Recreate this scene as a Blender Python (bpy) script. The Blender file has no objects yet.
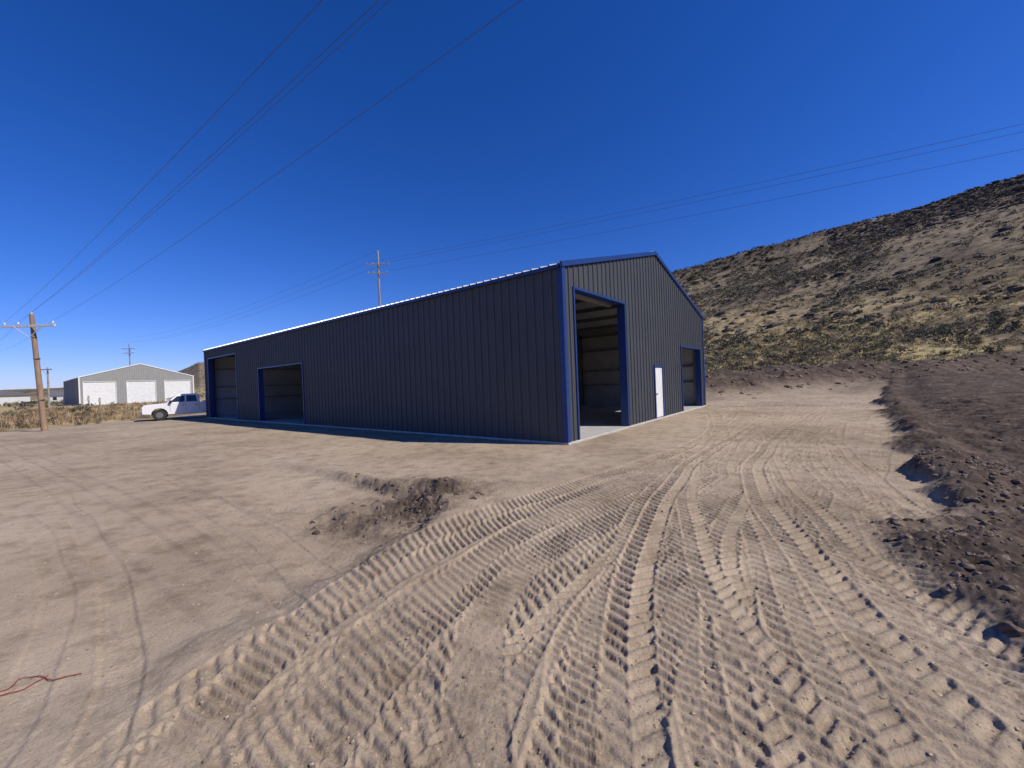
import bpy, bmesh, math, numpy as np
from mathutils import Matrix, Vector
rng=np.random.default_rng(7)
scene=bpy.context.scene
COL=scene.collection
# ------------------------------------------------------------------ helpers
def new_mat(name, color=(.5,.5,.5), rough=.6, metal=0.0, spec=.5):
    m=bpy.data.materials.new(name); m.use_nodes=True
    b=m.node_tree.nodes['Principled BSDF']
    b.inputs['Base Color'].default_value=(*color,1); b.inputs['Roughness'].default_value=rough
    b.inputs['Metallic'].default_value=metal
    b.inputs['Specular IOR Level'].default_value=spec
    return m
def noisy_mat(name,c1,c2,scale=4.0,rough=.7,detail=6,bump=0.0,bscale=40,stretch=(1,1,1),spec=.4,metal=0.0):
    m=new_mat(name,c1,rough,metal,spec); nt=m.node_tree; N=nt.nodes; L=nt.links
    b=N['Principled BSDF']
    tc=N.new('ShaderNodeTexCoord'); mp=N.new('ShaderNodeMapping'); mp.inputs['Scale'].default_value=stretch
    L.new(tc.outputs['Object'],mp.inputs['Vector'])
    n=N.new('ShaderNodeTexNoise'); n.inputs['Scale'].default_value=scale; n.inputs['Detail'].default_value=detail
    L.new(mp.outputs['Vector'],n.inputs['Vector'])
    r=N.new('ShaderNodeValToRGB'); r.color_ramp.elements[0].position=.3; r.color_ramp.elements[1].position=.7
    r.color_ramp.elements[0].color=(*c1,1); r.color_ramp.elements[1].color=(*c2,1)
    L.new(n.outputs['Fac'],r.inputs['Fac']); L.new(r.outputs['Color'],b.inputs['Base Color'])
    if bump>0:
        n2=N.new('ShaderNodeTexNoise'); n2.inputs['Scale'].default_value=bscale; n2.inputs['Detail'].default_value=4
        L.new(mp.outputs['Vector'],n2.inputs['Vector'])
        bp=N.new('ShaderNodeBump'); bp.inputs['Strength'].default_value=bump; bp.inputs['Distance'].default_value=.01
        L.new(n2.outputs['Fac'],bp.inputs['Height']); L.new(bp.outputs['Normal'],b.inputs['Normal'])
    return m
def obj_from(name,verts,faces,mat=None,parent=None,smooth=False):
    me=bpy.data.meshes.new(name); me.from_pydata([tuple(map(float,v)) for v in verts],[],faces); me.update()
    if smooth: me.polygons.foreach_set('use_smooth',[True]*len(me.polygons))
    o=bpy.data.objects.new(name,me); COL.objects.link(o)
    if mat: me.materials.append(mat)
    if parent: o.parent=parent
    return o
def empty(name,loc=(0,0,0),rotz=0):
    e=bpy.data.objects.new(name,None); e.location=loc; e.rotation_euler=(0,0,rotz); COL.objects.link(e); return e
class MB:
    """mesh builder collecting boxes/beams"""
    def __init__(s): s.v=[]; s.f=[]
    def box(s,a,b):
        x0,y0,z0=a; x1,y1,z1=b; i=len(s.v)
        s.v+=[(x0,y0,z0),(x1,y0,z0),(x1,y1,z0),(x0,y1,z0),(x0,y0,z1),(x1,y0,z1),(x1,y1,z1),(x0,y1,z1)]
        s.f+=[(i,i+3,i+2,i+1),(i+4,i+5,i+6,i+7),(i,i+1,i+5,i+4),(i+1,i+2,i+6,i+5),(i+2,i+3,i+7,i+6),(i+3,i,i+4,i+7)]
    def beam(s,p0,p1,w,h,up=(0,0,1)):
        p0=Vector(p0);p1=Vector(p1); d=(p1-p0).normalized(); sd=d.cross(Vector(up)).normalized(); u=sd.cross(d)
        i=len(s.v)
        for p in (p0,p1):
            for a,b in ((-1,-1),(1,-1),(1,1),(-1,1)):
                s.v.append(tuple(p+sd*a*w/2+u*b*h/2))
        s.f+=[(i,i+1,i+2,i+3),(i+7,i+6,i+5,i+4),(i,i+4,i+5,i+1),(i+1,i+5,i+6,i+2),(i+2,i+6,i+7,i+3),(i+3,i+7,i+4,i)]
    def cyl(s,p0,p1,r0,r1,n=14):
        p0=Vector(p0);p1=Vector(p1); d=(p1-p0).normalized()
        a=Vector((0,0,1)) if abs(d.z)<.9 else Vector((1,0,0)); sd=d.cross(a).normalized(); u=sd.cross(d)
        i=len(s.v)
        for p,r in ((p0,r0),(p1,r1)):
            for k in range(n):
                t=2*math.pi*k/n; s.v.append(tuple(p+sd*math.cos(t)*r+u*math.sin(t)*r))
        for k in range(n):
            k2=(k+1)%n; s.f.append((i+k,i+n+k,i+n+k2,i+k2))
        s.f.append(tuple(i+k for k in range(n))); s.f.append(tuple(i+n+k for k in reversed(range(n))))
    def make(s,name,mat,parent=None,bevel=0,smooth=False):
        o=obj_from(name,s.v,s.f,mat,parent,smooth)
        bm=bmesh.new(); bm.from_mesh(o.data); bmesh.ops.recalc_face_normals(bm,faces=bm.faces); bm.to_mesh(o.data); bm.free()
        if bevel>0:
            md=o.modifiers.new('b','BEVEL'); md.width=bevel; md.segments=2; md.limit_method='ANGLE'
        return o
# noise
def _hash(ix,iy,seed):
    n=(ix.astype(np.int64)*374761393+iy.astype(np.int64)*668265263+seed*974634777)&0xffffffff
    n=((n^(n>>13))*1274126177)&0xffffffff
    return ((n^(n>>16))&0xffff)/65535.0
def vn(x,y,seed=0):
    ix=np.floor(x); iy=np.floor(y); fx=x-ix; fy=y-iy
    fx=fx*fx*(3-2*fx); fy=fy*fy*(3-2*fy)
    a=_hash(ix,iy,seed); b=_hash(ix+1,iy,seed); c=_hash(ix,iy+1,seed); d=_hash(ix+1,iy+1,seed)
    return (a*(1-fx)+b*fx)*(1-fy)+(c*(1-fx)+d*fx)*fy
def fbm(x,y,f,o=4,seed=0,g=.5):
    s=0; a=1; t=0
    for k in range(o):
        c,sn=math.cos(k*.7+.3),math.sin(k*.7+.3)
        s=s+a*vn((x*c-y*sn)*f,(x*sn+y*c)*f,seed+k*17); t+=a; a*=g; f*=2.03
    return s/t
def ss(x,a,b):
    t=np.clip((x-a)/(b-a),0,1); return t*t*(3-2*t)
# ------------------------------------------------------------------ frame of the building
C0=np.array([1.47,11.27]); D1=np.array([-0.7845,0.6201]); D2=np.array([0.6201,0.7845])
LEN=30.5; WID=15.0; EAVE=4.86; RIDGE=6.80
BANG=math.atan2(D2[1],D2[0])
# ------------------------------------------------------------------ track raster
RX0,RX1,RY0,RY1,RS=-22.,24.,-2.,30.,0.0125
NX=int((RX1-RX0)/RS); NY=int((RY1-RY0)/RS)
H=np.zeros((NY,NX),np.float32)
def spline(P,ds):
    P=np.array(P,float); Q=np.vstack([2*P[0]-P[1],P,2*P[-1]-P[-2]]); out=[]
    for i in range(1,len(Q)-2):
        t=np.linspace(0,1,200,endpoint=False)[:,None]
        a,b,c,d=Q[i-1],Q[i],Q[i+1],Q[i+2]
        out.append(.5*((2*b)+(-a+c)*t+(2*a-5*b+4*c-d)*t*t+(-a+3*b-3*c+d)*t**3))
    out=np.vstack(out+[P[-1:]]); L=np.r_[0,np.cumsum(np.hypot(*np.diff(out,axis=0).T))]
    s=np.arange(0,L[-1],ds)
    xy=np.c_[np.interp(s,L,out[:,0]),np.interp(s,L,out[:,1])]
    tg=np.gradient(xy,axis=0); tg/=np.linalg.norm(tg,axis=1)[:,None]
    return s,xy,tg
def stamp(P,off=0,w=.16,kind='lug',period=.16,depth=.012,lug=.02,berm=.010,keep=.3,seed=0):
    s,xy,tg=spline(P,.009); nr=np.c_[-tg[:,1],tg[:,0]]
    wob=.03*np.sin(s*.9+seed)+.02*np.sin(s*2.3+seed*2)
    q=np.arange(-w*1.25,w*1.25,.009)
    S,Q=np.meshgrid(s,q,indexing='ij')
    X=xy[:,0:1]+nr[:,0:1]*(off+wob[:,None]+Q); Y=xy[:,1:2]+nr[:,1:2]*(off+wob[:,None]+Q)
    a=np.abs(Q)/w
    ins=1-ss(a,.94,1.02)
    irr=.45+.7*ss(fbm(X,Y,.9,2,seed+5),.3,.65)
    jit=.07*(fbm(X,Y,4,2,seed+9)-.5)
    if kind=='lug':
        side=(Q>0)*.5
        ph=(S+.75*np.abs(Q))/period+side+jit
        bar=ss(np.sin(2*np.pi*ph),-.1,.35)*ss(a,.03,.10)*(1-ss(a,.95,1.02))
        h=-depth*ins+(-lug*bar+.25*lug*(1-bar)*ins)*irr
    elif kind=='bar':
        ph=(S-.5*Q)/period+jit
        bar=ss(np.sin(2*np.pi*ph),-.25,.25)
        h=-depth*ins+(-lug*bar+.4*lug*(1-bar))*ins*irr
    else:
        ph=(S+.3*np.abs(Q))/period; bar=ss(np.sin(2*np.pi*ph),-.2,.5)*ss(np.abs(np.sin(a*5)),.2,.5)
        h=-depth*ins-lug*bar*ins*irr
    h=h+berm*np.exp(-((a-1.06)/.09)**2)*(.1+1.3*fbm(X,Y,6,2,seed+3))
    ix=((X-RX0)/RS).astype(int); iy=((Y-RY0)/RS).astype(int)
    ok=(ix>=0)&(ix<NX)&(iy>=0)&(iy<NY)
    ix=ix[ok];iy=iy[ok];k=(1-(1-keep)*ins)[ok]
    H[iy,ix]=H[iy,ix]*k+h[ok]
paths=[
 [(21,27),(13,19.2),(8.6,12.5),(4.6,7.6),(2.0,4.6),(.3,2.0),(-.8,-1)],
 [(17,25),(10.5,17),(6.3,11.2),(2.4,7.2),(0,4.9),(-1.1,3.3),(-1.5,1.6),(-1.5,-1)],
 [(16,22),(10.4,15.4),(6,10),(2.4,6.3),(.3,4.0),(-.5,2.2),(-.5,-.8)],
 [(13,22),(8.8,15.5),(5.0,10),(1.9,6.9),(.1,5.2),(-.8,3.8),(-1.0,2.2),(-.8,-1)],
 [(21,25),(14,18),(8.5,12),(5.2,7.6),(3.2,4.4),(2.0,2.0),(1.5,-1)],
 [(15.5,26),(11.8,19),(8.6,13),(6.2,8.8),(4.2,5.4),(2.6,2.5),(2.0,-1)],
 [(19,22),(12.5,16),(7.6,11.6),(5.0,8),(3.6,5),(2.5,2.5),(1.4,-.5)],
 [(12,25),(9.8,19),(7.6,14),(5.2,9.6),(2.9,6.2),(1.6,3.6),(.6,1),(.2,-1)],
 [(22,23),(15,16.6),(9.6,11.6),(5.6,7.6),(3.2,4.6),(1.9,1.9),(1.2,-1)],
 [(10.4,20),(8.4,15.2),(6.0,10.6),(3.2,7.4),(.9,4.9),(-.3,2.6),(-.8,-.5)],
 [(18,27),(12.6,19.8),(7.8,13.4),(5.2,9.6),(3.6,6.6),(2.4,3.6),(2.1,1),(2.1,-1)],
]
r2=np.random.default_rng(11)
A_=np.array([(14,24),(9.0,16.5),(5.2,10.6),(1.6,7.0),(-.35,5.0),(-1.45,3.4),(-1.95,1.8),(-2.1,-1)],float)
B_=np.array([(23,25),(16,18),(10.2,11.8),(6.4,7.6),(4.2,5.0),(3.1,3.2),(2.55,1.6),(2.3,-1)],float)
order=r2.permutation(30)
for i in order:
    f=i/29.0; p=A_*(1-f)+B_*f+r2.normal(0,.12,2)+np.linspace(1,0,8)[:,None]*r2.normal(0,.9,2)
    kd='bar' if i%4 else 'lug'
    stamp(p,0,w=.15+.05*r2.random(),kind=kd,period=(.082+.02*r2.random()) if kd=='bar' else .125,depth=.004,lug=.016,berm=.006,keep=.1,seed=100+i)
for i,p in enumerate(paths):
    kind='bar' if i in (1,3,2,9) else 'lug'
    per=.092 if kind=='bar' else (.115 if i%2 else .13)
    for off in ((-.72,.72) if i not in (1,) else (-.4,.4)):
        if i in (0,8) and off>0: continue
        stamp(p,off,w=.18 if kind=='bar' else .145+.03*(i%2),kind=kind,period=per,depth=.006,lug=.019,berm=.008,keep=.08,seed=i*7+int(off>0))
stamp([(20,24.5),(13.5,18),(8.1,12.2),(4.8,8.2),(3.3,5.3),(2.5,3.2),(2.1,1.6),(2.0,-1)],0,w=.18,kind='lug',period=.145,depth=.012,lug=.024,berm=.012,keep=.05,seed=77)
stamp([(20,26),(12.8,19.4),(7.4,13),(3.5,8.2),(1.7,5.2),(.9,3.2),(.45,1.6),(.2,-1)],0,w=.17,kind='lug',period=.14,depth=.012,lug=.024,berm=.012,keep=.05,seed=78)
for off in (0,1.55):
    stamp([(-21,16.6),(-17.9,14.4),(-9,8.4),(-4.0,4.4),(-2.1,2.5),(-1.0,.4)],off-.3,w=.12,kind='car',period=.06,depth=.010,lug=.005,berm=.005,keep=.7,seed=90)
for k,pp in enumerate([[(-21,13),(-12,8.8),(-6,5.2),(-3,2.4),(-2,0)],[(-19,18),(-12,12.6),(-6,9.6),(-2,8.6),(3,8.2)],[(-21,10.5),(-13,7.4),(-7,5.4),(-3.5,4.9),(-1.2,4.4)],[(-21,20.5),(-12,16),(-5,11.4),(-1,8.9),(3.5,7.2)]]):
    for off in (0,1.5): stamp(pp,off,w=.11,kind='car',period=.07,depth=.008,lug=.004,berm=.004,keep=.8,seed=95+k)
Hb=H.copy()
Hb[1:-1,1:-1]=(H[1:-1,1:-1]*5+H[:-2,1:-1]+H[2:,1:-1]+H[1:-1,:-2]+H[1:-1,2:])/9
H=Hb
def trk(X,Y):
    fx=np.clip((X-RX0)/RS-.5,0,NX-2.001); fy=np.clip((Y-RY0)/RS-.5,0,NY-2.001)
    ix=fx.astype(int);iy=fy.astype(int);fx=fx-ix;fy=fy-iy
    v=(H[iy,ix]*(1-fx)+H[iy,ix+1]*fx)*(1-fy)+(H[iy+1,ix]*(1-fx)+H[iy+1,ix+1]*fx)*fy
    m=(X>RX0+.1)&(X<RX1-.1)&(Y>RY0+.1)&(Y<RY1-.1)
    edge=ss(X,RX0,RX0+4)*(1-ss(X,RX1-4,RX1))*(1-ss(Y,RY1-5,RY1))
    return np.where(m,v*edge,0)
# ------------------------------------------------------------------ terrain function
AZ=np.array([-180,-120,-90,-60,-47.7,-41,-37.2,-25,0,12,22.3,30,39.8,51.8,70,110,140,180.])
RC=np.array([400,700,900,900,700,520,414,430,400,370,345,330,315,290,300,340,400,400.])
ZC=np.array([5,10,14,15,14.5,17,26.5,38,66,78,84,86,84.5,80.5,86,90,50,5.])
RF=np.array([250,450,450,450,400,330,260,190,130,95,78,70,64,60,70,100,130,250.])
def hill(X,Y):
    r=np.hypot(X,Y)+1e-6; az=np.degrees(np.arctan2(X,Y))
    rc=np.interp(az,AZ,RC); zc=np.interp(az,AZ,ZC); rf=np.interp(az,AZ,RF)
    rc=rc*(1+.10*(fbm(X,Y,.008,2,31)-.5)); rf=rf*(1+.12*(fbm(X,Y,.02,2,33)-.5))
    t=(r-rf)/(rc-rf)
    tt=np.clip(t,0,1)
    z=zc*(.28*tt+.72*tt**1.6)
    over=np.clip((r-rc)/rc,0,2)
    z=z*(1-.30*over)
    amp=ss(t,0,.35)
    z=z+amp*(9*(fbm(X,Y,.011,4,41)-.5)+3.4*(fbm(X,Y,.05,5,43)-.5))*np.clip(zc/80,.1,1)*(1-.45*ss(t,.75,1))
    return z,t
XBy=[-6,1.7,2.5,2.9,3.65,4.6,6.8,11.2,21.6,27,34]; XBx=[3.4,2.65,2.7,2.95,3.45,4.1,6.2,10.1,19.0,24,31]
def masks(X,Y):
    n=fbm(X,Y,.8,4,3)-.5
    xb=np.interp(Y,XBy,XBx)
    s=(X-xb)*.75+n*1.5
    soil=ss(s,-.05,.55)*(1-ss(s,9,15)*.6)*(1-ss(Y,28,38))
    yb=33.5+.12*(X-14)+3*(fbm(X,Y,.12,2,8)-.5)
    back=np.exp(-((Y-yb)/3.4)**2)*ss(X,12,16)*(1-ss(X,80,100))
    back2=np.exp(-((Y-(yb-7))/3.2)**2)*ss(X,21,28)*(1-ss(X,60,80))*.75
    d2=((X+1.45)/.8)**2+((Y-6.4-.1*(X+1.4))/.95)**2
    md=np.exp(-d2*np.maximum(1.0+2.6*n,.3))
    c=np.interp(Y,[2,3.2,4.6,6.0,7.0,8.0,10,13],[-2.6,-2.1,-1.5,-1.1,-1.5,-2.8,-5.4,-9])
    led=np.exp(-(((c-X)-.15+.7*n)/.28)**2)*np.exp(-((Y-6.6)/2.0)**2)*.75
    md=np.maximum(md,led)
    return soil,back,back2,md,n
def terrain(X,Y,fine=True):
    soil,back,back2,md,n=masks(X,Y)
    r=np.hypot(X,Y)
    z=-.06+.05*(fbm(X,Y,.16,3,1)-.5)+.035*(fbm(X,Y,.9,3,2)-.5)
    hz,t=hill(X,Y); z=z+hz
    z=z+.66*ss(Y,32,56)*ss(-X,20,45)
    z=z+1.3*ss(Y,38,62)*ss(X,8,30)
    c=np.interp(Y,[2,3.2,4.6,6.0,7.0,8.0,10,13],[-2.6,-2.1,-1.5,-1.1,-1.5,-2.8,-5.4,-9])
    s=(c-X)+.6*(fbm(X,Y,1.4,4,12)-.5)
    z=z-.19*ss(s,-.15,.45)*np.exp(-(np.clip(s,0,9)/3.2)**2)*np.exp(-((Y-6)/3)**2)
    z=z+.06*np.exp(-((s+.25)/.4)**2)*np.exp(-((Y-6.6)/1.4)**2)
    z=z+.20*md*(fbm(X,Y,2.2,4,15)*2.0-.75)
    z=z+soil*(.06+.36*(fbm(X,Y,.5,4,21)-.42)+.16*(fbm(X,Y,2.2,4,22)-.5))
    xb=np.interp(Y,XBy,XBx)
    z=z+.16*np.exp(-((X-xb-.9)/.7)**2)*soil*ss(Y,2,6)+.35*ss(X-xb,1.2,4)*soil*ss(Y,5,14)
    z=z+back*(2.0+2.0*(fbm(X,Y,.22,4,24)-.5))+back2*(.6+1.1*(fbm(X,Y,.4,3,25)-.5))
    if fine:
        rough=np.clip(soil*1.0+back+md*1.2,0,1)
        z=z+(.009+.065*rough)*(fbm(X,Y,7,3,5)-.5)+(.006+.03*rough)*(fbm(X,Y,24,2,6)-.5)
        z=z+trk(X,Y)*(1-.9*np.clip(soil+md,0,1))
    lx=(X-C0[0])*D2[0]+(Y-C0[1])*D2[1]; ly=(X-C0[0])*D1[0]+(Y-C0[1])*D1[1]
    ins=(lx>.12)&(lx<WID-.12)&(ly>.12)&(ly<LEN-.12)
    dd=np.maximum(np.maximum(-lx,lx-WID),np.maximum(-ly,ly-LEN))
    k=1-ss(dd,.0,1.5)
    z=z*(1-k*.75)+(-.055)*(k*.75)
    z=np.where(ins,-.25,z)
    return z
# ------------------------------------------------------------------ ground sheet
rs=[.04,.2,.5,.8,1.0]; 
r=1.0
while r<3200:
    if r<9: dr=.0046*r
    elif r<22: dr=.041
    else: dr=min(.041+(r-22)*.018, 40)
    r+=dr; rs.append(r)
rs=np.array(rs); azs=np.r_[np.arange(-66,66,.105),np.arange(66,294,1.5)]
A,R=np.meshgrid(np.radians(azs),rs); X=R*np.sin(A); Y=R*np.cos(A)
nr,na=X.shape
Xf=X.ravel();Yf=Y.ravel(); Z=terrain(Xf,Yf)
soil,back,back2,md,n=masks(Xf,Yf)
_,tt=hill(Xf,Yf)
def vegmask(X,Y):
    _,t=hill(X,Y); nn=fbm(X,Y,.08,3,61)-.5
    v=ss(Y-(39.5+.12*(X-14))+nn*5,-1,3)*ss(X,4,10)
    v=np.maximum(v,ss(Y-52+nn*10,-4,6))
    v=np.maximum(v,ss(-X-31+nn*8+(Y-22)*.15,-2,3)*ss(Y,17,22))
    v=np.maximum(v,ss(t,-.02,.02)*ss(Y-(41+.12*(X-14)),-2,2))
    v=np.maximum(v,ss(t,.05,.1))
    return np.clip(v,0,1)
veg=vegmask(Xf,Yf)
dark=np.clip(soil+back*1.6+back2*.8+np.clip(md*1.1,0,1),0,1)
veg=veg*(1-np.clip(back*1.2,0,1))
verts=np.c_[Xf,Yf,Z]; verts=np.vstack([verts,[0,0,float(Z[:na].mean())]]).astype(np.float32)
idx=np.arange(nr*na).reshape(nr,na); nx=np.roll(idx,-1,axis=1)
q=np.stack([idx[:-1],nx[:-1],nx[1:],idx[1:]],-1).reshape(-1,4)
tri=np.stack([np.full(na,nr*na),nx[0],idx[0]],-1)
me=bpy.data.meshes.new('ground'); nl=q.size+tri.size
me.vertices.add(len(verts)); me.vertices.foreach_set('co',verts.ravel())
me.loops.add(nl); me.loops.foreach_set('vertex_index',np.r_[q.ravel(),tri.ravel()].astype(np.int32))
me.polygons.add(len(q)+len(tri))
me.polygons.foreach_set('loop_start',np.r_[np.arange(len(q))*4,len(q)*4+np.arange(len(tri))*3].astype(np.int32))
me.polygons.foreach_set('use_smooth',np.ones(len(q)+len(tri),bool))
me.update(calc_edges=True); me.validate()
ca=me.color_attributes.new('mask','FLOAT_COLOR','POINT')
cc=np.zeros((len(verts),4),np.float32); cc[:-1,0]=dark; cc[:-1,1]=veg; cc[:-1,2]=ss(tt,.12,.5); cc[:,3]=1
ca.data.foreach_set('color',cc.ravel())
ground=bpy.data.objects.new('ground',me); COL.objects.link(ground)
m=bpy.data.materials.new('dirt'); m.use_nodes=True; nt=m.node_tree; N=nt.nodes; L=nt.links
b=N['Principled BSDF']; b.inputs['Roughness'].default_value=.95; b.inputs['Specular IOR Level'].default_value=.15
geo=N.new('ShaderNodeNewGeometry'); at=N.new('ShaderNodeAttribute'); at.attribute_name='mask'
sep=N.new('ShaderNodeSeparateColor'); L.new(at.outputs['Color'],sep.inputs['Color'])
def noise(scale,detail=5,rough=.55):
    n=N.new('ShaderNodeTexNoise'); n.inputs['Scale'].default_value=scale; n.inputs['Detail'].default_value=detail; n.inputs['Roughness'].default_value=rough
    L.new(geo.outputs['Position'],n.inputs['Vector']); return n.outputs['Fac']
def ramp(src,stops):
    r=N.new('ShaderNodeValToRGB'); e=r.color_ramp.elements
    while len(e)<len(stops): e.new(.5)
    for k,(p,c) in enumerate(stops): e[k].position=p; e[k].color=(*c,1)
    L.new(src,r.inputs['Fac']); return r.outputs['Color']
def mix(f,a,b,mode='MIX'):
    x=N.new('ShaderNodeMix'); x.data_type='RGBA'; x.blend_type=mode
    if isinstance(f,float): x.inputs[0].default_value=f
    else: L.new(f,x.inputs[0])
    L.new(a,x.inputs[6]); L.new(b,x.inputs[7]); return x.outputs[2]
dirt=ramp(noise(.3,7,.62),[(.34,(.285,.217,.148)),(.5,(.385,.298,.208)),(.66,(.44,.348,.250))])
mid=ramp(noise(3.2,7,.7),[(.34,(.70,.68,.65)),(.52,(1,1,1)),(.75,(1.1,1.09,1.07))])
speck=ramp(noise(85,3,.7),[(.30,(.50,.48,.46)),(.45,(1,1,1)),(.62,(1,1,1)),(.75,(1.3,1.28,1.26))])
dirt=mix(1.0,dirt,mid,'MULTIPLY'); dirt=mix(1.0,dirt,speck,'MULTIPLY')
soilc=ramp(noise(1.6,8,.7),[(.3,(.045,.032,.025)),(.5,(.085,.061,.045)),(.62,(.14,.101,.074)),(.78,(.27,.205,.147))])
soilc=mix(.9,soilc,speck,'MULTIPLY')
v1=ramp(noise(.06,8,.68),[(.36,(.13,.10,.062)),(.44,(.24,.18,.11)),(.50,(.47,.365,.185)),(.68,(.38,.30,.175))])
v2=ramp(noise(.025,9,.7),[(.36,(.10,.073,.052)),(.47,(.18,.135,.092)),(.54,(.28,.215,.14)),(.68,(.155,.12,.085))])
vg=mix(sep.outputs[2],v1,v2)
vs=ramp(noise(.45,8,.8),[(.40,(.40,.40,.35)),(.51,(.9,.9,.85)),(.6,(1.2,1.16,1.08))])
vg=mix(1.0,vg,vs,'MULTIPLY')
col=mix(sep.outputs[1],dirt,vg)
col=mix(sep.outputs[0],col,soilc)
L.new(col,b.inputs['Base Color'])
bp=N.new('ShaderNodeBump'); bp.inputs['Strength'].default_value=.75; bp.inputs['Distance'].default_value=.015
L.new(noise(38,6,.7),bp.inputs['Height']); L.new(bp.outputs['Normal'],b.inputs['Normal'])
me.materials.append(m)
# ------------------------------------------------------------------ scatter helper (triangle soups)
def soup_mat(name,rough=.95):
    m=new_mat(name,(.3,.3,.3),rough,0,.15); a=m.node_tree.nodes.new('ShaderNodeAttribute'); a.attribute_name='Col'
    m.node_tree.links.new(a.outputs['Color'],m.node_tree.nodes['Principled BSDF'].inputs['Base Color']); return m
def scatter(name,templates,P,S,col,mat,flat=1.0,sink=0.05):
    allv=[];allc=[]
    which=rng.integers(0,len(templates),len(P)); rot=rng.random(len(P))*2*np.pi
    for ti,T in enumerate(templates):
        ii=np.where(which==ti)[0]
        if len(ii)==0: continue
        c=np.cos(rot[ii]);s=np.sin(rot[ii])
        t=T.reshape(-1,3)[None]*S[ii][:,None,None]
        x=t[...,0]*c[:,None]-t[...,1]*s[:,None]; y=t[...,0]*s[:,None]+t[...,1]*c[:,None]; z=t[...,2]*flat
        v=np.stack([x,y,z],-1)+P[ii][:,None,:]; v[...,2]-=sink*S[ii][:,None]
        shade=rng.uniform(.65,1.35,(len(ii),len(T)))[...,None].repeat(3,2).reshape(len(ii),-1,1)
        allc.append((col[ii][:,None,:]*shade).reshape(-1,3)); allv.append(v.reshape(-1,3))
    V=np.vstack(allv).astype(np.float32); Cc=np.vstack(allc).astype(np.float32); n=len(V)
    me=bpy.data.meshes.new(name); me.vertices.add(n); me.vertices.foreach_set('co',V.ravel())
    me.loops.add(n); me.loops.foreach_set('vertex_index',np.arange(n,dtype=np.int32))
    me.polygons.add(n//3); me.polygons.foreach_set('loop_start',np.arange(0,n,3,dtype=np.int32))
    me.update(calc_edges=True)
    a=me.color_attributes.new('Col','FLOAT_COLOR','POINT'); a.data.foreach_set('color',np.c_[Cc,np.ones(n)].astype(np.float32).ravel())
    me.materials.append(mat); o=bpy.data.objects.new(name,me); COL.objects.link(o); return o
def bush(n,sz,tall=.75,lobes=4):
    lc=rng.normal(0,.38,(lobes,3)); lc[:,2]=np.abs(lc[:,2])*.6+.3; 
    k=rng.integers(0,lobes,n); d=rng.normal(size=(n,3)); d/=np.linalg.norm(d,axis=1)[:,None]
    c=lc[k]+d*(rng.random((n,1))**.5)*.42; c[:,2]=np.abs(c[:,2])*tall
    a=rng.normal(size=(n,3)); a/=np.linalg.norm(a,axis=1)[:,None]; bb=np.cross(a,rng.normal(size=(n,3))); bb/=np.linalg.norm(bb,axis=1)[:,None]
    s=sz*rng.uniform(.6,1.4,(n,1))
    return np.stack([c-a*s,c+a*s*.6+bb*s*.5,c+a*s*.4-bb*s*.6],1)
def grass(n,spread=.35):
    th=rng.random(n)*2*np.pi; rr=spread*rng.random(n)**.7
    base=np.c_[rr*np.cos(th),rr*np.sin(th),np.zeros(n)]
    lean=np.c_[np.cos(th)*rr*.9+rng.normal(0,.12,n),np.sin(th)*rr*.9+rng.normal(0,.12,n),rng.uniform(.5,1,n)]
    ph=rng.random(n)*np.pi; w=np.c_[np.cos(ph),np.sin(ph),np.zeros(n)]*.06
    return np.stack([base-w,base+w,base+lean],1)
def rock(sub):
    bm=bmesh.new(); bmesh.ops.create_icosphere(bm,subdivisions=sub,radius=1)
    off=rng.random(3)*50
    for v in bm.verts:
        d=v.co.normalized(); k=.65+.8*float(vn(np.array([d.x*1.9+off[0]+d.z]),np.array([d.y*1.9+off[1]-d.z*.6]),3)[0])
        v.co=Vector((d.x*k,d.y*k*.85,d.z*k*.7))
    bm.verts.ensure_lookup_table()
    T=np.array([[tuple(v.co) for v in f.verts] for f in bm.faces]); bm.free(); return T
def polar(n,a0,a1,r0,r1,pw=.5):
    a=np.radians(rng.uniform(a0,a1,n)); u=rng.random(n); r=(r0**(1/pw)+u*(r1**(1/pw)-r0**(1/pw)))**pw
    return r*np.sin(a),r*np.cos(a)
bm_=soup_mat('sage_leaves'); gm_=soup_mat('dry_grass_blades'); rm_=soup_mat('stone')
def tofootprint(X,Y,mrg=1.5):
    lx=(X-C0[0])*D2[0]+(Y-C0[1])*D2[1]; ly=(X-C0[0])*D1[0]+(Y-C0[1])*D1[1]
    return (lx>-mrg)&(lx<WID+mrg)&(ly>-mrg)&(ly<LEN+mrg)
def plant(X,Y,dens):
    v=vegmask(X,Y); so,ba,b2,mm,_n=masks(X,Y); v=v*(1-np.clip(ba*1.5,0,1))
    k=(rng.random(len(X))<dens*v)&~tofootprint(X,Y)
    k&=~((np.hypot(X+73,Y-80)<21))
    X=X[k];Y=Y[k]; return X,Y,terrain(X,Y,False)
Xs,Ys=polar(34000,4,63,40,350,.62); cl=fbm(Xs,Ys,.05,3,71)
Xs,Ys,Zs=plant(Xs,Ys,np.clip((cl-.34)*2.8,.12,1))
X2,Y2=polar(3000,-64,8,60,420,.8); X2,Y2,Z2=plant(X2,Y2,.8)
Xa=np.r_[Xs,X2];Ya=np.r_[Ys,Y2];Za=np.r_[Zs,Z2]
S=rng.uniform(.35,.95,len(Xa))*(1+.8*rng.random(len(Xa))*(np.hypot(Xa,Ya)>110))
c1=np.array([.155,.145,.102]);c2=np.array([.080,.074,.050]);c3=np.array([.24,.20,.14])
w=rng.random((len(Xa),1)); col=np.where(w<.5,c1,np.where(w<.82,c2,c3))*rng.uniform(.7,1.25,(len(Xa),1))
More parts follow.
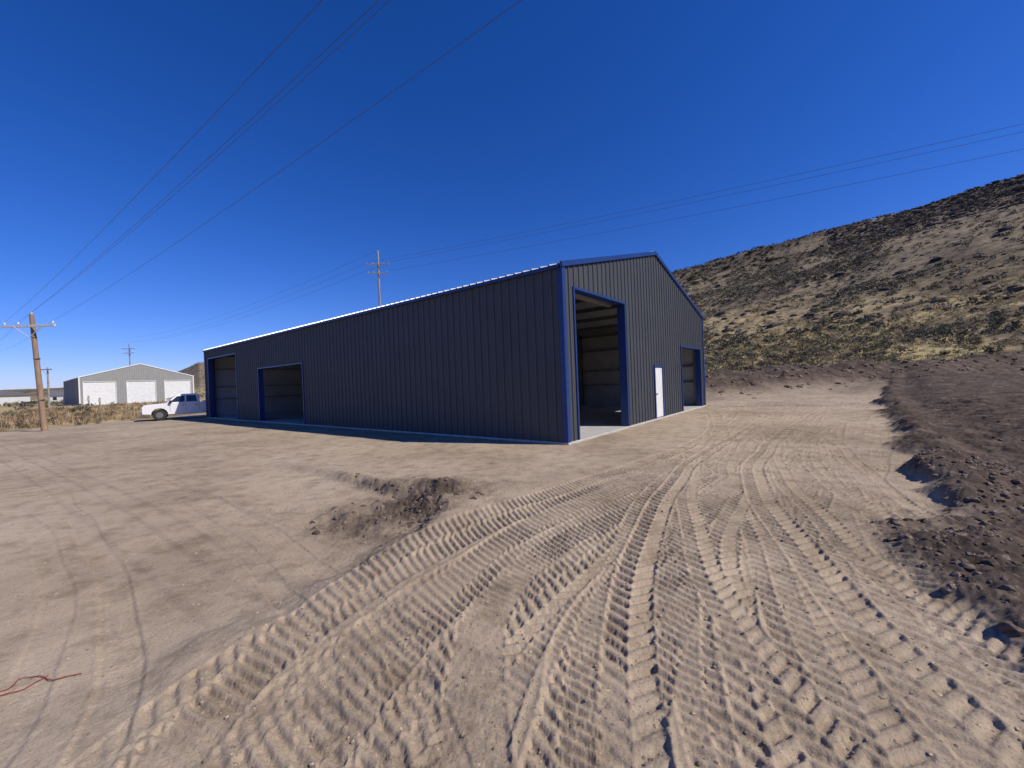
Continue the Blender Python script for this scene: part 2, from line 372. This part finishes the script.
scatter('sagebrush',[bush(32,.22) for _ in range(8)],np.c_[Xa,Ya,Za],S,col,bm_)
X1,Y1=polar(800,-64,-44,26,75,.7); X1,Y1,Z1=plant(X1,Y1,.5)
X3,Y3=polar(1100,20,60,42,100,.6); X3,Y3,Z3=plant(X3,Y3,.5)
Xa=np.r_[X1,X3];Ya=np.r_[Y1,Y3];Za=np.r_[Z1,Z3]; S=rng.uniform(.35,.8,len(Xa)); S[len(X1):]*=1.5; S[:len(X1)]*=.8
w=rng.random((len(Xa),1)); col=np.where(w<.5,c1,np.where(w<.75,c2,c3))*rng.uniform(.8,1.3,(len(Xa),1)); col[:len(X1)]*=np.array([1.12,.92,.86])
scatter('desert_shrubs',[bush(200,.085,.8,5) for _ in range(5)],np.c_[Xa,Ya,Za],S,col,bm_)
Xg,Yg=polar(34000,4,62,40,170,.6); cl=fbm(Xg,Yg,.03,3,81); rg=np.hypot(Xg,Yg)
Xg,Yg,Zg=plant(Xg,Yg,np.clip((cl-.34)*6*(1.3-rg/150),.03,1))
Xh,Yh=polar(1500,-64,-40,24,80,.7); Xh,Yh,Zh=plant(Xh,Yh,.7)
Xa=np.r_[Xg,Xh];Ya=np.r_[Yg,Yh];Za=np.r_[Zg,Zh]; S=rng.uniform(.3,.65,len(Xa))
col=np.array([[.52,.405,.20]])*rng.uniform(.65,1.2,(len(Xa),1)); col[len(Xg):]*=np.array([.66,.60,.74])
scatter('dry_grass',[grass(14) for _ in range(5)],np.c_[Xa,Ya,Za],S,col,gm_)
az=np.r_[rng.uniform(18,40,110),rng.uniform(20,33,90)]; rcv=np.interp(az,AZ,RC); r_=rcv*rng.uniform(.80,1.02,len(az))
Xj=r_*np.sin(np.radians(az));Yj=r_*np.cos(np.radians(az)); Zj=terrain(Xj,Yj,False); S=rng.uniform(.8,2.4,len(az))
col=np.array([[.04,.045,.028]])*rng.uniform(.7,1.4,(len(az),1))
scatter('juniper_bushes',[bush(140,.15,.95,5) for _ in range(4)],np.c_[Xj,Yj,Zj],S,col,bm_)
az=np.r_[rng.uniform(38,62,2600),rng.uniform(12,62,900)]; rcv=np.interp(az,AZ,RC); r_=np.r_[rcv[:2600]*rng.uniform(.82,1.02,2600),rcv[2600:]*rng.uniform(.35,1.0,900)]
Xj=r_*np.sin(np.radians(az));Yj=r_*np.cos(np.radians(az)); Zj=terrain(Xj,Yj,False)
S=rng.uniform(.3,1.2,len(az))*np.where(rng.random(len(az))<.1,1.8,1)
col=np.array([[.08,.06,.048]])*rng.uniform(.6,1.5,(len(az),1))
scatter('hillside_boulders',[rock(1) for _ in range(5)],np.c_[Xj,Yj,Zj],S,col,rm_,sink=.2)
def cand(n,x0,x1,y0,y1): return rng.uniform(x0,x1,n),rng.uniform(y0,y1,n)
Xc,Yc=cand(20000,2,30,0,28); so,ba,b2,mm,_n=masks(Xc,Yc); k=rng.random(len(Xc))<so*.36*np.clip(1.3-np.hypot(Xc,Yc)/30,.2,1); Xc=Xc[k];Yc=Yc[k]
Xc2,Yc2=cand(9000,2.4,8,.5,8); so,ba,b2,mm,_n=masks(Xc2,Yc2); k=rng.random(len(Xc2))<so*.5; Xc=np.r_[Xc,Xc2[k]];Yc=np.r_[Yc,Yc2[k]]
Xd,Yd=cand(6000,-5,.4,3.8,9.5); so,ba,b2,mm,_n=masks(Xd,Yd); k=rng.random(len(Xd))<mm*.9-.1; Xd=Xd[k];Yd=Yd[k]
Xe,Ye=cand(5000,12,75,26,50); so,ba,b2,mm,_n=masks(Xe,Ye); k=rng.random(len(Xe))<ba*.7; Xe=Xe[k];Ye=Ye[k]
Xa=np.r_[Xc,Xd,Xe];Ya=np.r_[Yc,Yd,Ye]; Za=terrain(Xa,Ya)
S=np.r_[.008+.05*rng.random(len(Xc))**4+.014*rng.random(len(Xc)),.008+.055*rng.random(len(Xd))**3,rng.uniform(.06,.25,len(Xe))]
col=np.array([[.115,.084,.064]])*rng.uniform(.6,1.8,(len(Xa),1))
scatter('soil_clods',[rock(2) for _ in range(6)],np.c_[Xa,Ya,Za],S,col,rm_,sink=.3)
Xp,Yp=polar(9000,-64,64,1.4,16,.8); Xq,Yq=polar(9000,-40,58,1.4,12,.8)
Xp=np.r_[Xp,Xq];Yp=np.r_[Yp,Yq]; k=~tofootprint(Xp,Yp,.1); Xp=Xp[k];Yp=Yp[k]; Zp=terrain(Xp,Yp)
S=.003+.012*rng.random(len(Xp))**3; col=np.array([[.30,.232,.163]])*rng.uniform(.5,1.35,(len(Xp),1))
scatter('pebbles',[rock(1) for _ in range(4)],np.c_[Xp,Yp,Zp],S,col,rm_,sink=.2)
# ------------------------------------------------------------------ metal buildings
charcoal=noisy_mat('charcoal_painted_steel',(.060,.065,.074),(.071,.076,.086),1.2,.5,spec=.3)
blue=noisy_mat('blue_trim_paint',(.010,.036,.15),(.013,.046,.18),2,.35,spec=.4)
galv=noisy_mat('galvalume_roof',(.42,.44,.46),(.5,.52,.54),3,.35,spec=.5,metal=.3)
insul=noisy_mat('white_insulation',(.34,.34,.34),(.44,.44,.43),1.5,.8)
steel=noisy_mat('frame_steel',(.13,.13,.135),(.17,.17,.17),3,.5)
concrete=noisy_mat('concrete',(.36,.34,.31),(.47,.45,.41),2.5,.85,bump=.3,bscale=60)
whitep=noisy_mat('white_door_paint',(.62,.62,.61),(.70,.70,.69),2,.5)
beige=noisy_mat('beige_steel',(.26,.26,.25),(.29,.29,.275),1.5,.5)
dark=new_mat('dark_rubber',(.02,.02,.02),.8)
glass=new_mat('dark_glass',(.02,.025,.03),.08,0,.8)
chrome=new_mat('bright_metal',(.5,.5,.5),.25,1)
def rib_pts(t0,t1,extra=()):
    k0=math.floor(t0/.305)-1;k1=math.ceil(t1/.305)+1; T=[];Dd=[]
    for k in range(k0,k1+1):
        b0=k*.305
        for o,d in ((0,0),(.020,.038),(.055,.038),(.075,0),(.14,0),(.148,.009),(.166,.009),(.174,0),(.215,0),(.223,.009),(.241,.009),(.249,0)):
            T.append(b0+o);Dd.append(d)
    T=np.array(T);Dd=np.array(Dd); inn=T[(T>t0)&(T<t1)]
    ts=np.unique(np.r_[t0,inn,t1,[e for e in extra if t0<e<t1]])
    return ts,np.interp(ts,T,Dd)
def wall(mapf,length,ops,ztop,extra=(),ribs=True):
    v=[];f=[]
    edges=sorted({0,length,*[o[0] for o in ops],*[o[1] for o in ops]})
    for a,b in zip(edges[:-1],edges[1:]):
        op=[o for o in ops if o[0]<=a+1e-6 and o[1]>=b-1e-6]
        bands=[(0,None)] if not op else ([(op[0][3],None)] if op[0][2]<=0 else [(0,op[0][2]),(op[0][3],None)])
        if ribs: ts,ds=rib_pts(a,b,extra)
        else: ts=np.unique(np.r_[a,b,[e for e in extra if a<e<b]]); ds=ts*0
        for zb,zt in bands:
            i=len(v)
            for t,d in zip(ts,ds):
                v.append(mapf(t,zb,d)); v.append(mapf(t,ztop(t) if zt is None else zt,d))
            for k in range(len(ts)-1):
                j=i+2*k; f.append((j,j+2,j+3,j+1))
    return v,f
def metal_building(name,loc,ang,W,Lh,eave,ridge,left_ops,front_ops,mwall,mtrim,mroof,interior=True,trimw=.11):
    e=empty(name,loc,ang)
    gz=lambda t: eave+(ridge-eave)*(1-abs(t-W/2)/(W/2))
    fl=lambda t: eave
    ws=[('left_wall',lambda t,z,d:(-d,t,z),Lh,left_ops,fl,()),
        ('front_wall',lambda t,z,d:(t,-d,z),W,front_ops,gz,(W/2,)),
        ('right_wall',lambda t,z,d:(W+d,t,z),Lh,[],fl,()),
        ('rear_wall',lambda t,z,d:(t,Lh+d,z),W,[],gz,(W/2,))]
    for nme,mp,ln,ops,zt,ex in ws:
        v,f=wall(mp,ln,ops,zt,ex); obj_from(nme,v,f,mwall,e)
    if interior:
        o=.10
        wi=[('left_lining',lambda t,z,d:(o,t,z),Lh,left_ops,fl,()),('front_lining',lambda t,z,d:(t,o,z),W,front_ops,gz,(W/2,)),
            ('right_lining',lambda t,z,d:(W-o,t,z),Lh,[],fl,()),('rear_lining',lambda t,z,d:(t,Lh-o,z),W,[],gz,(W/2,))]
        for nme,mp,ln,ops,zt,ex in wi:
            v,f=wall(mp,ln,ops,lambda t,zt=zt:zt(t)-.05,ex,ribs=False); obj_from(nme,v,f,insul,e)
    ts,ds=rib_pts(-.04,Lh+.04); v=[];f=[]
    sl=(ridge-eave)/(W/2)
    for t,d in zip(ts,ds):
        d*=1.3
        for x in (-.09,W/2,W+.09):
            v.append((x,t,eave+.05+sl*(W/2-abs(x-W/2))+d))
    for k in range(len(ts)-1):
        j=3*k; f+= [(j,j+1,j+4,j+3),(j+1,j+2,j+5,j+4)]
    ro=obj_from('roof',v,f,mroof,e); sm=ro.modifiers.new('s','SOLIDIFY'); sm.thickness=.012
    if interior:
        obj_from('roof_lining',[(0.02,.02,eave-.03),(W/2,.02,ridge-.03),(W-.02,.02,eave-.03),(.02,Lh-.02,eave-.03),(W/2,Lh-.02,ridge-.03),(W-.02,Lh-.02,eave-.03)],[(0,1,4,3),(1,2,5,4)],insul,e)
    T=MB(); tw=trimw; p=.05
    for (cx,cy,sx,sy) in ((0,0,1,1),(W,0,-1,1),(0,Lh,1,-1),(W,Lh,-1,-1)):
        xa,xb=sorted((cx-sx*p,cx+sx*tw)); ya,yb=sorted((cy-sy*p,cy+sy*.02)); T.box((xa,ya,-.02),(xb,yb,eave+.0))
        xa,xb=sorted((cx-sx*p,cx+sx*.02)); ya,yb=sorted((cy+sy*.022,cy+sy*tw)); T.box((xa,ya,-.02),(xb,yb,eave+.0))
    for yy in (-.05,Lh+.05):
        for s in (0,1):
            x0,x1=(-.1,W/2) if s==0 else (W+.1,W/2)
            z0=eave+.03-.1*sl+.01; z1=ridge+.04
            T.beam((x0,yy,z0),(x1,yy,z1),.07,.15)
    T.box((-.115,.02,eave-.07),(-.055,Lh-.02,eave+.03)); T.box((W+.055,.02,eave-.07),(W+.115,Lh-.02,eave+.03))
    jw=.075
    for o_ in left_ops:
        a,b_,z0,z1=o_
        T.box((-.05,a-jw,0.001),(.24,a,z1)); T.box((-.05,b_,0.001),(.24,b_+jw,z1)); T.box((-.052,a-jw,z1),(.24,b_+jw,z1+jw))
    for o_ in front_ops:
        a,b_,z0,z1=o_
        if b_-a<1.5: continue
        T.box((a-jw,-.05,0.001),(a,.24,z1)); T.box((b_,-.05,0.001),(b_+jw,.24,z1)); T.box((a-jw,-.052,z1),(b_+jw,.24,z1+jw))
    T.make('blue_trim' if mtrim is blue else 'trim',mtrim,e,bevel=.006)
    Rg=MB(); Rg.beam((W/2-.18,-.0,ridge+.085),(W/2-.18,Lh,ridge+.085),.38,.012,up=(-sl,0,1)); Rg.beam((W/2+.18,0,ridge+.085),(W/2+.18,Lh,ridge+.085),.38,.012,up=(sl,0,1))
    Rg.make('ridge_cap',mroof,e)
    Sl=MB(); Sl.box((-.06,-.06,-.4),(W+.06,Lh+.06,0)); Sl.make('concrete_slab',concrete,e,bevel=.012)
    return e,sl
bld,sl=metal_building('metal_building',(C0[0],C0[1],0),BANG,WID,LEN,EAVE,RIDGE,
    [(15.3,20.8,0,3.05),(24.3,29.7,0,4.2)],[(.62,4.12,0,4.3),(6.98,7.96,0,2.13),(10.75,14.2,0,3.07)],charcoal,blue,galv)
F=MB()
for y in (.35,7.6,15.05-.2,22.6,30.1):
    for x in (.28,WID-.28):
        F.box((x-.15,y-.006,0),(x+.15,y+.006,EAVE-.3)); 
        for k in (-1,1): F.box((x+k*.15-.008,y-.1,0),(x+k*.15+.008,y+.1,EAVE-.3))
    for x0,x1 in ((.15,WID/2),(WID-.15,WID/2)):
        for dz,hh,ww in ((-.45,.35,.012),(-.27,.014,.2),(-.64,.014,.2)):
            F.beam((x0,y,EAVE+dz),(x1,y,RIDGE+dz),ww,hh)
for x in np.arange(.8,WID/2,1.35):
    zz=EAVE+sl*x-.14
    F.beam((x,.12,zz),(x,LEN-.12,zz),.06,.2); F.beam((WID-x,.12,zz),(WID-x,LEN-.12,zz),.06,.2)
for z in (1.3,2.2,3.5,4.45):
    F.beam((WID-.2,.1,z),(WID-.2,LEN-.1,z),.18,.05); F.beam((.1,LEN-.2,z),(WID-.1,LEN-.2,z),.18,.05)
    for a,b_ in ((.1,15.1),(20.95,24.15)):
        F.beam((.2,a,z),(.2,b_,z),.18,.05)
F.make('steel_frame',steel,bld)
Dm=MB(); Dm.box((7.03,-.012,.03),(7.91,.035,2.08)); Dm.make('entry_door',whitep,bld,bevel=.004)
Dm=MB(); Dm.box((6.93,-.05,0.002),(7.02,.1,2.13)); Dm.box((7.92,-.05,.002),(8.01,.1,2.13)); Dm.box((6.93,-.052,2.1),(8.01,.1,2.18)); Dm.make('entry_door_frame',blue,bld,bevel=.004)
Dm=MB(); Dm.cyl((7.12,-.012,1.0),(7.12,-.07,1.0),.03,.03); Dm.cyl((7.12,-.06,1.0),(7.24,-.06,1.0),.012,.012); Dm.make('door_handle',chrome,bld)
Dr=MB()
Dr.cyl((.5,.6,4.45),(4.25,.6,4.45),.16,.16); Dr.cyl((10.6,.6,3.3),(14.35,.6,3.3),.16,.16)
Dr.make('door_coil',steel,bld)
stg,sl2=metal_building('storage_building',(-69.5,66.0,.62),BANG,15.0,22.0,4.5,6.75,[],[(.5,4.3,0,3.75),(5.7,9.45,0,3.75),(10.75,14.5,0,3.75)],beige,whitep,galv,interior=False)
for a,b_ in ((.5,4.3),(5.7,9.45),(10.75,14.5)):
    v=[];f=[]; n=16
    for k in range(n+1):
        z=3.75*k/n
        for zz,yy in ((z,.06),(z+.03,.085),(z+.06,.06)):
            if zz<=3.76: v+=[(a,yy,zz),(b_,yy,zz)]
    for k in range(len(v)//2-1): f.append((2*k,2*k+1,2*k+3,2*k+2))
    obj_from('roll_up_door',v,f,whitep,stg)
# ------------------------------------------------------------------ utility poles
wood=noisy_mat('weathered_pole_wood',(.21,.135,.085),(.32,.22,.145),3,.85,stretch=(6,6,.6),bump=.5,bscale=12)
greywood=noisy_mat('grey_wood',(.22,.2,.17),(.33,.3,.26),3,.85,stretch=(6,6,1))
cer=new_mat('insulator_ceramic',(.55,.55,.56),.3)
blackm=new_mat('wire_aluminium',(.07,.07,.08),.5)
def upole(loc,h,r0,arms,lean=(0,0),mat=wood,armmat=greywood,armdir=(1,0)):
    e=empty('utility_pole',loc)
    top=Vector((lean[0],lean[1],h)); P=MB(); P.cyl((0,0,-.6),top,r0,r0*.68,16); P.make('pole_shaft',mat,e,smooth=False)
    A=MB();I=MB(); ad=Vector((armdir[0],armdir[1],0)).normalized(); att=[]
    for z,w in arms:
        c=top*(z/h); pr=Vector((-ad.y,ad.x,0))*(r0+.05)*-1
        A.beam(c-ad*w/2+pr,c+ad*w/2+pr,.10,.13)
        A.beam(c-ad*w*.28+pr*1.3,c+Vector((0,0,-.65))+pr,.03,.04); A.beam(c+ad*w*.28+pr*1.3,c+Vector((0,0,-.65))+pr,.03,.04)
        for k in (-.46,-.2,.46):
            b0=c+ad*w*k+pr+Vector((0,0,.06))
            I.cyl(b0,b0+Vector((0,0,.08)),.012,.012,8); I.cyl(b0+Vector((0,0,.08)),b0+Vector((0,0,.13)),.06,.045,10); I.cyl(b0+Vector((0,0,.13)),b0+Vector((0,0,.2)),.04,.03,10)
            att.append(Vector(loc)+b0+Vector((0,0,.2)))
    b0=top; I.cyl(b0,b0+Vector((0,0,.12)),.05,.04,10); att.append(Vector(loc)+b0+Vector((0,0,.12)))
    A.make('crossarm',armmat,e,bevel=.008); I.make('insulators',cer,e)
    B=MB(); 
    for z in (1.8,h*.62): 
        c=top*(z/h); B.cyl(c-Vector((0,0,.03)),c+Vector((0,0,.03)),r0*1.02,r0*1.02,16)
    B.make('pole_bands',chrome,e)
    return att
gz=lambda x,y: float(terrain(np.array([float(x)]),np.array([float(y)]),False)[0])
a1=upole((-27.0,23.7,gz(-27,23.7)),6.75,.15,[(6.05,3.0)],lean=(-.5,0),armmat=cer)
a2=upole((-18.8,60,gz(-18.8,60)),21.5-gz(-18.8,60),.2,[(19.6,3.4),(18.3,3.0)],mat=greywood)
a3=upole((-88,95,gz(-88,95)),13.4,.17,[(12.2,3.2),(11.2,2.6)],mat=greywood)
a4=upole((-62,55,gz(-62,55)),5.5,.12,[(5.2,1.6)],mat=greywood)
wires=bpy.data.curves.new('power_lines','CURVE'); wires.dimensions='3D'; wires.bevel_depth=.0045; wires.bevel_resolution=1
def wire(p,q,sag,rad=1):
    s=wires.splines.new('POLY'); n=60; s.points.add(n)
    p=Vector(p);q=Vector(q)
    for k in range(n+1):
        t=k/n; c=p.lerp(q,t); c.z-=sag*4*t*(1-t); s.points[k].co=(*c,1); s.points[k].radius=rad
for att in a1:
    wire(att,att+Vector((54,-36.8,3.0)),.9)
    wire(att,att+Vector((-50,36,3)),.8)
for att in (a2[0],a2[2],a2[5]):
    wire(att,att+Vector((125,-66,1.0)),1.6,3)
for att in (a2[0],a2[2],a2[6]):
    wire(att,att+Vector((-150,120,6)),3,3)
wo=bpy.data.objects.new('power_lines',wires); COL.objects.link(wo); wires.materials.append(blackm)
for (x,y,h) in ((-53.6,52,1.5),(-52.6,52.4,1.2)):
    e=empty('wood_post',(x,y,gz(x,y))); P=MB(); P.cyl((0,0,-.2),(0,0,h),.09,.08,10); P.make('post',greywood,e)
    P=MB(); P.box((-.08,-.12,h*.6),(.08,-.09,h*.85)); P.make('tag',whitep,e)
for (x,y,w,d_,h) in ((-165,128,12,8,3),(-190,150,16,9,3.2),(-150,140,9,6,2.6)):
    e=empty('distant_house',(x,y,gz(x,y)-.1),.3); P=MB(); P.box((-w/2,-d_/2,0),(w/2,d_/2,h)); P.make('walls',whitep,e)
    obj_from('roof',[(-w/2-.4,-d_/2-.4,h),(w/2+.4,-d_/2-.4,h),(w/2+.4,d_/2+.4,h),(-w/2-.4,d_/2+.4,h),(-w/2-.4,0,h+1.4),(w/2+.4,0,h+1.4)],[(0,1,5,4),(2,3,4,5),(0,4,3),(1,2,5),(0,3,2,1)],steel,e)
    P=MB()
    for k in (-.3,0,.3): P.box((w*k-.5,-d_/2-.03,1),(w*k+.5,-d_/2+.05,2.1))
    P.make('windows',glass,e)
# ------------------------------------------------------------------ pickup truck
tx,ty=-24.35,31.25; tr=empty('pickup_truck',(tx,ty,gz(tx,ty)+.0),math.atan2(-.6,-.8))
wp=noisy_mat('white_car_paint',(.74,.74,.74),(.78,.78,.78),1,.25,spec=.6)
def arch(cx,r,n=10): return [(cx+r*math.cos(t),.42+r*math.sin(t)) for t in np.linspace(0,math.pi,n)]
prof=[(2.78,.50),(2.80,.98),(2.70,1.14),(1.55,1.22),(-.46,1.22),(-.48,1.18),(-.54,1.18),(-.56,1.27),(-2.8,1.27),(-2.82,.55)]
bottom=[(-2.3,.48)]+list(reversed(arch(-1.75,.47)))+list(reversed(arch(1.85,.47)))+[(2.4,.48)]
poly=prof+bottom
def extr(poly,y0,y1):
    n=len(poly); v=[(x,y0,z) for x,z in poly]+[(x,y1,z) for x,z in poly]
    f=[tuple(range(n)),tuple(reversed(range(n,2*n)))]+[(i,n+i,n+(i+1)%n,(i+1)%n) for i in range(n)]
    return v,f
def mk(name,v,f,mat,bev=.03):
    o=obj_from(name,v,f,mat,tr); bm=bmesh.new(); bm.from_mesh(o.data); bmesh.ops.recalc_face_normals(bm,faces=bm.faces)
    bmesh.ops.triangulate(bm,faces=[q for q in bm.faces if len(q.verts)>4]); bm.to_mesh(o.data); bm.free()
    if bev: md=o.modifiers.new('b','BEVEL'); md.width=bev; md.segments=2; md.limit_method='ANGLE'; md.angle_limit=.6
    return o
v,f=extr(poly,-.97,.97); mk('body',v,f,wp,.03)
cb=[(1.50,1.21,.93),(.92,1.78,.76),(.75,1.86,.74),(-.28,1.87,.74),(-.40,1.80,.76),(-.47,1.21,.93)]
v=[(x,-w,z) for x,z,w in cb]+[(x,w,z) for x,z,w in cb]; n=6
f=[tuple(range(n)),tuple(reversed(range(n,2*n)))]+[(i,n+i,n+(i+1)%n,(i+1)%n) for i in range(n)]
mk('cab',v,f,wp,.04)
def sidew(pts):
    v=[];f=[]
    for sg in (-1,1):
        i=len(v)
        for x,z in pts:
            w=.93-(z-1.21)/(1.80-1.21)*.17+.008; v.append((x,sg*w,z))
        f.append(tuple(range(i,i+len(pts))))
    return v,f
v,f=sidew([(1.26,1.29),(.86,1.69),(.42,1.74),(.42,1.29)]); mk('front_side_window',v,f,glass,0)
v,f=sidew([(.32,1.29),(.32,1.74),(-.24,1.74),(-.30,1.29)]); mk('rear_side_window',v,f,glass,0)
v=[(1.43,-.80,1.28),(1.43,.80,1.28),(.97,.67,1.73),(.97,-.67,1.73)]; mk('windshield',[(x+.025,y,z+.015) for x,y,z in v],[(0,1,2,3)],glass,0)
W_=MB();Rm=MB()
for x in (1.85,-1.75):
    for s in (-1,1):
        W_.cyl((x,s*.70,.40),(x,s*.975,.40),.40,.40,24); Rm.cyl((x,s*.9,.40),(x,s*.982,.40),.23,.21,16)
W_.make('tires',dark,tr,bevel=.03); Rm.make('wheels',chrome,tr)
B=MB(); B.box((2.72,-.95,.42),(2.92,.95,.66)); B.box((-2.98,-.9,.45),(-2.8,.9,.65)); B.make('bumpers',chrome,tr,bevel=.03)
B=MB(); B.box((2.78,-.6,.70),(2.83,.6,1.0)); B.box((-2.72,-.85,1.274),(-.65,.85,1.279)); B.box((-2.3,-.9,.40),(2.3,.9,.52)); B.make('grille_and_bed',dark,tr)
B=MB(); B.box((2.70,-.93,.80),(2.82,-.64,1.0)); B.box((2.70,.64,.80),(2.82,.93,1.0)); B.make('headlights',cer,tr,bevel=.02)
B=MB()
for s in (-1,1): B.box((1.15,s*.93 if s>0 else -1.16,1.22),(1.28,1.16 if s>0 else -.93,1.42))
B.make('mirrors',dark,tr,bevel=.02)
B=MB()
for s in (-1,1):
    for x in (.37,-.44,1.25): B.box((x-.006,s*.971-.003,.6),(x+.006,s*.971+.003,1.19))
    B.box((-.36,s*.985-.01,1.02),(-.18,s*.985+.01,1.05)); B.box((.45,s*.985-.01,1.02),(.65,s*.985+.01,1.05))
B.make('door_seams_handles',dark,tr)
# ------------------------------------------------------------------ red cord lying on the dirt
cu=bpy.data.curves.new('red_cord','CURVE'); cu.dimensions='3D'; cu.bevel_depth=.003; cu.bevel_resolution=3
for pts in ([(-3.42,2.56),(-3.30,2.62),(-3.34,2.72),(-3.22,2.74),(-3.1,2.70),(-2.97,2.76)],[(-3.38,2.50),(-3.26,2.58),(-3.2,2.66),(-3.19,2.76)],[(-3.3,2.48),(-3.2,2.5)]):
    s,xy,tg=spline(pts,.02); sp=cu.splines.new('POLY'); sp.points.add(len(xy)-1)
    zz=terrain(xy[:,0],xy[:,1])+.005+.008*np.sin(s*30)**2
    for k in range(len(xy)): sp.points[k].co=(xy[k,0],xy[k,1],zz[k],1)
co=bpy.data.objects.new('red_cord',cu); COL.objects.link(co); cu.materials.append(noisy_mat('red_cord_plastic',(.20,.03,.02),(.32,.07,.05),30,.6))
# ------------------------------------------------------------------ light
el=math.radians(43); sh=np.array([.932,-.354]); sh/=np.linalg.norm(sh)
w=bpy.data.worlds.new('World'); scene.world=w; w.use_nodes=True; nt=w.node_tree
bg=nt.nodes['Background']; sk=nt.nodes.new('ShaderNodeTexSky'); sk.sky_type='NISHITA'; sk.sun_disc=False
sk.sun_elevation=el; sk.sun_rotation=math.atan2(sh[0],sh[1]); sk.altitude=1500; sk.air_density=1.1; sk.dust_density=.5; sk.ozone_density=4
hs=nt.nodes.new('ShaderNodeHueSaturation'); hs.inputs['Saturation'].default_value=1.3
mx=nt.nodes.new('ShaderNodeMix'); mx.data_type='RGBA'; mx.blend_type='MULTIPLY'; mx.inputs[0].default_value=1; mx.inputs[7].default_value=(.80,.82,1.38,1)
nt.links.new(sk.outputs[0],hs.inputs['Color']); nt.links.new(hs.outputs[0],mx.inputs[6]); nt.links.new(mx.outputs[2],bg.inputs['Color']); bg.inputs['Strength'].default_value=.092
sun=bpy.data.lights.new('sun','SUN'); sun.energy=5.0; sun.angle=math.radians(.5); sun.color=(1,.95,.87)
so=bpy.data.objects.new('sun',sun); COL.objects.link(so); S=Vector((sh[0]*math.cos(el),sh[1]*math.cos(el),math.sin(el)))
so.rotation_euler=S.to_track_quat('Z','Y').to_euler()
# ------------------------------------------------------------------ camera
cam=bpy.data.cameras.new('camera'); cam.sensor_width=36; cam.lens=14.45; cam.clip_end=6000; cam.clip_start=.05
c=bpy.data.objects.new('camera',cam); COL.objects.link(c)
c.matrix_world=Matrix.Translation((0,0,1.73))@Matrix.Rotation(math.radians(90-.32),4,'X')@Matrix.Rotation(math.radians(-2.24),4,'Z')
scene.camera=c
scene.view_settings.view_transform='Standard'; scene.view_settings.look='None'; scene.view_settings.exposure=0
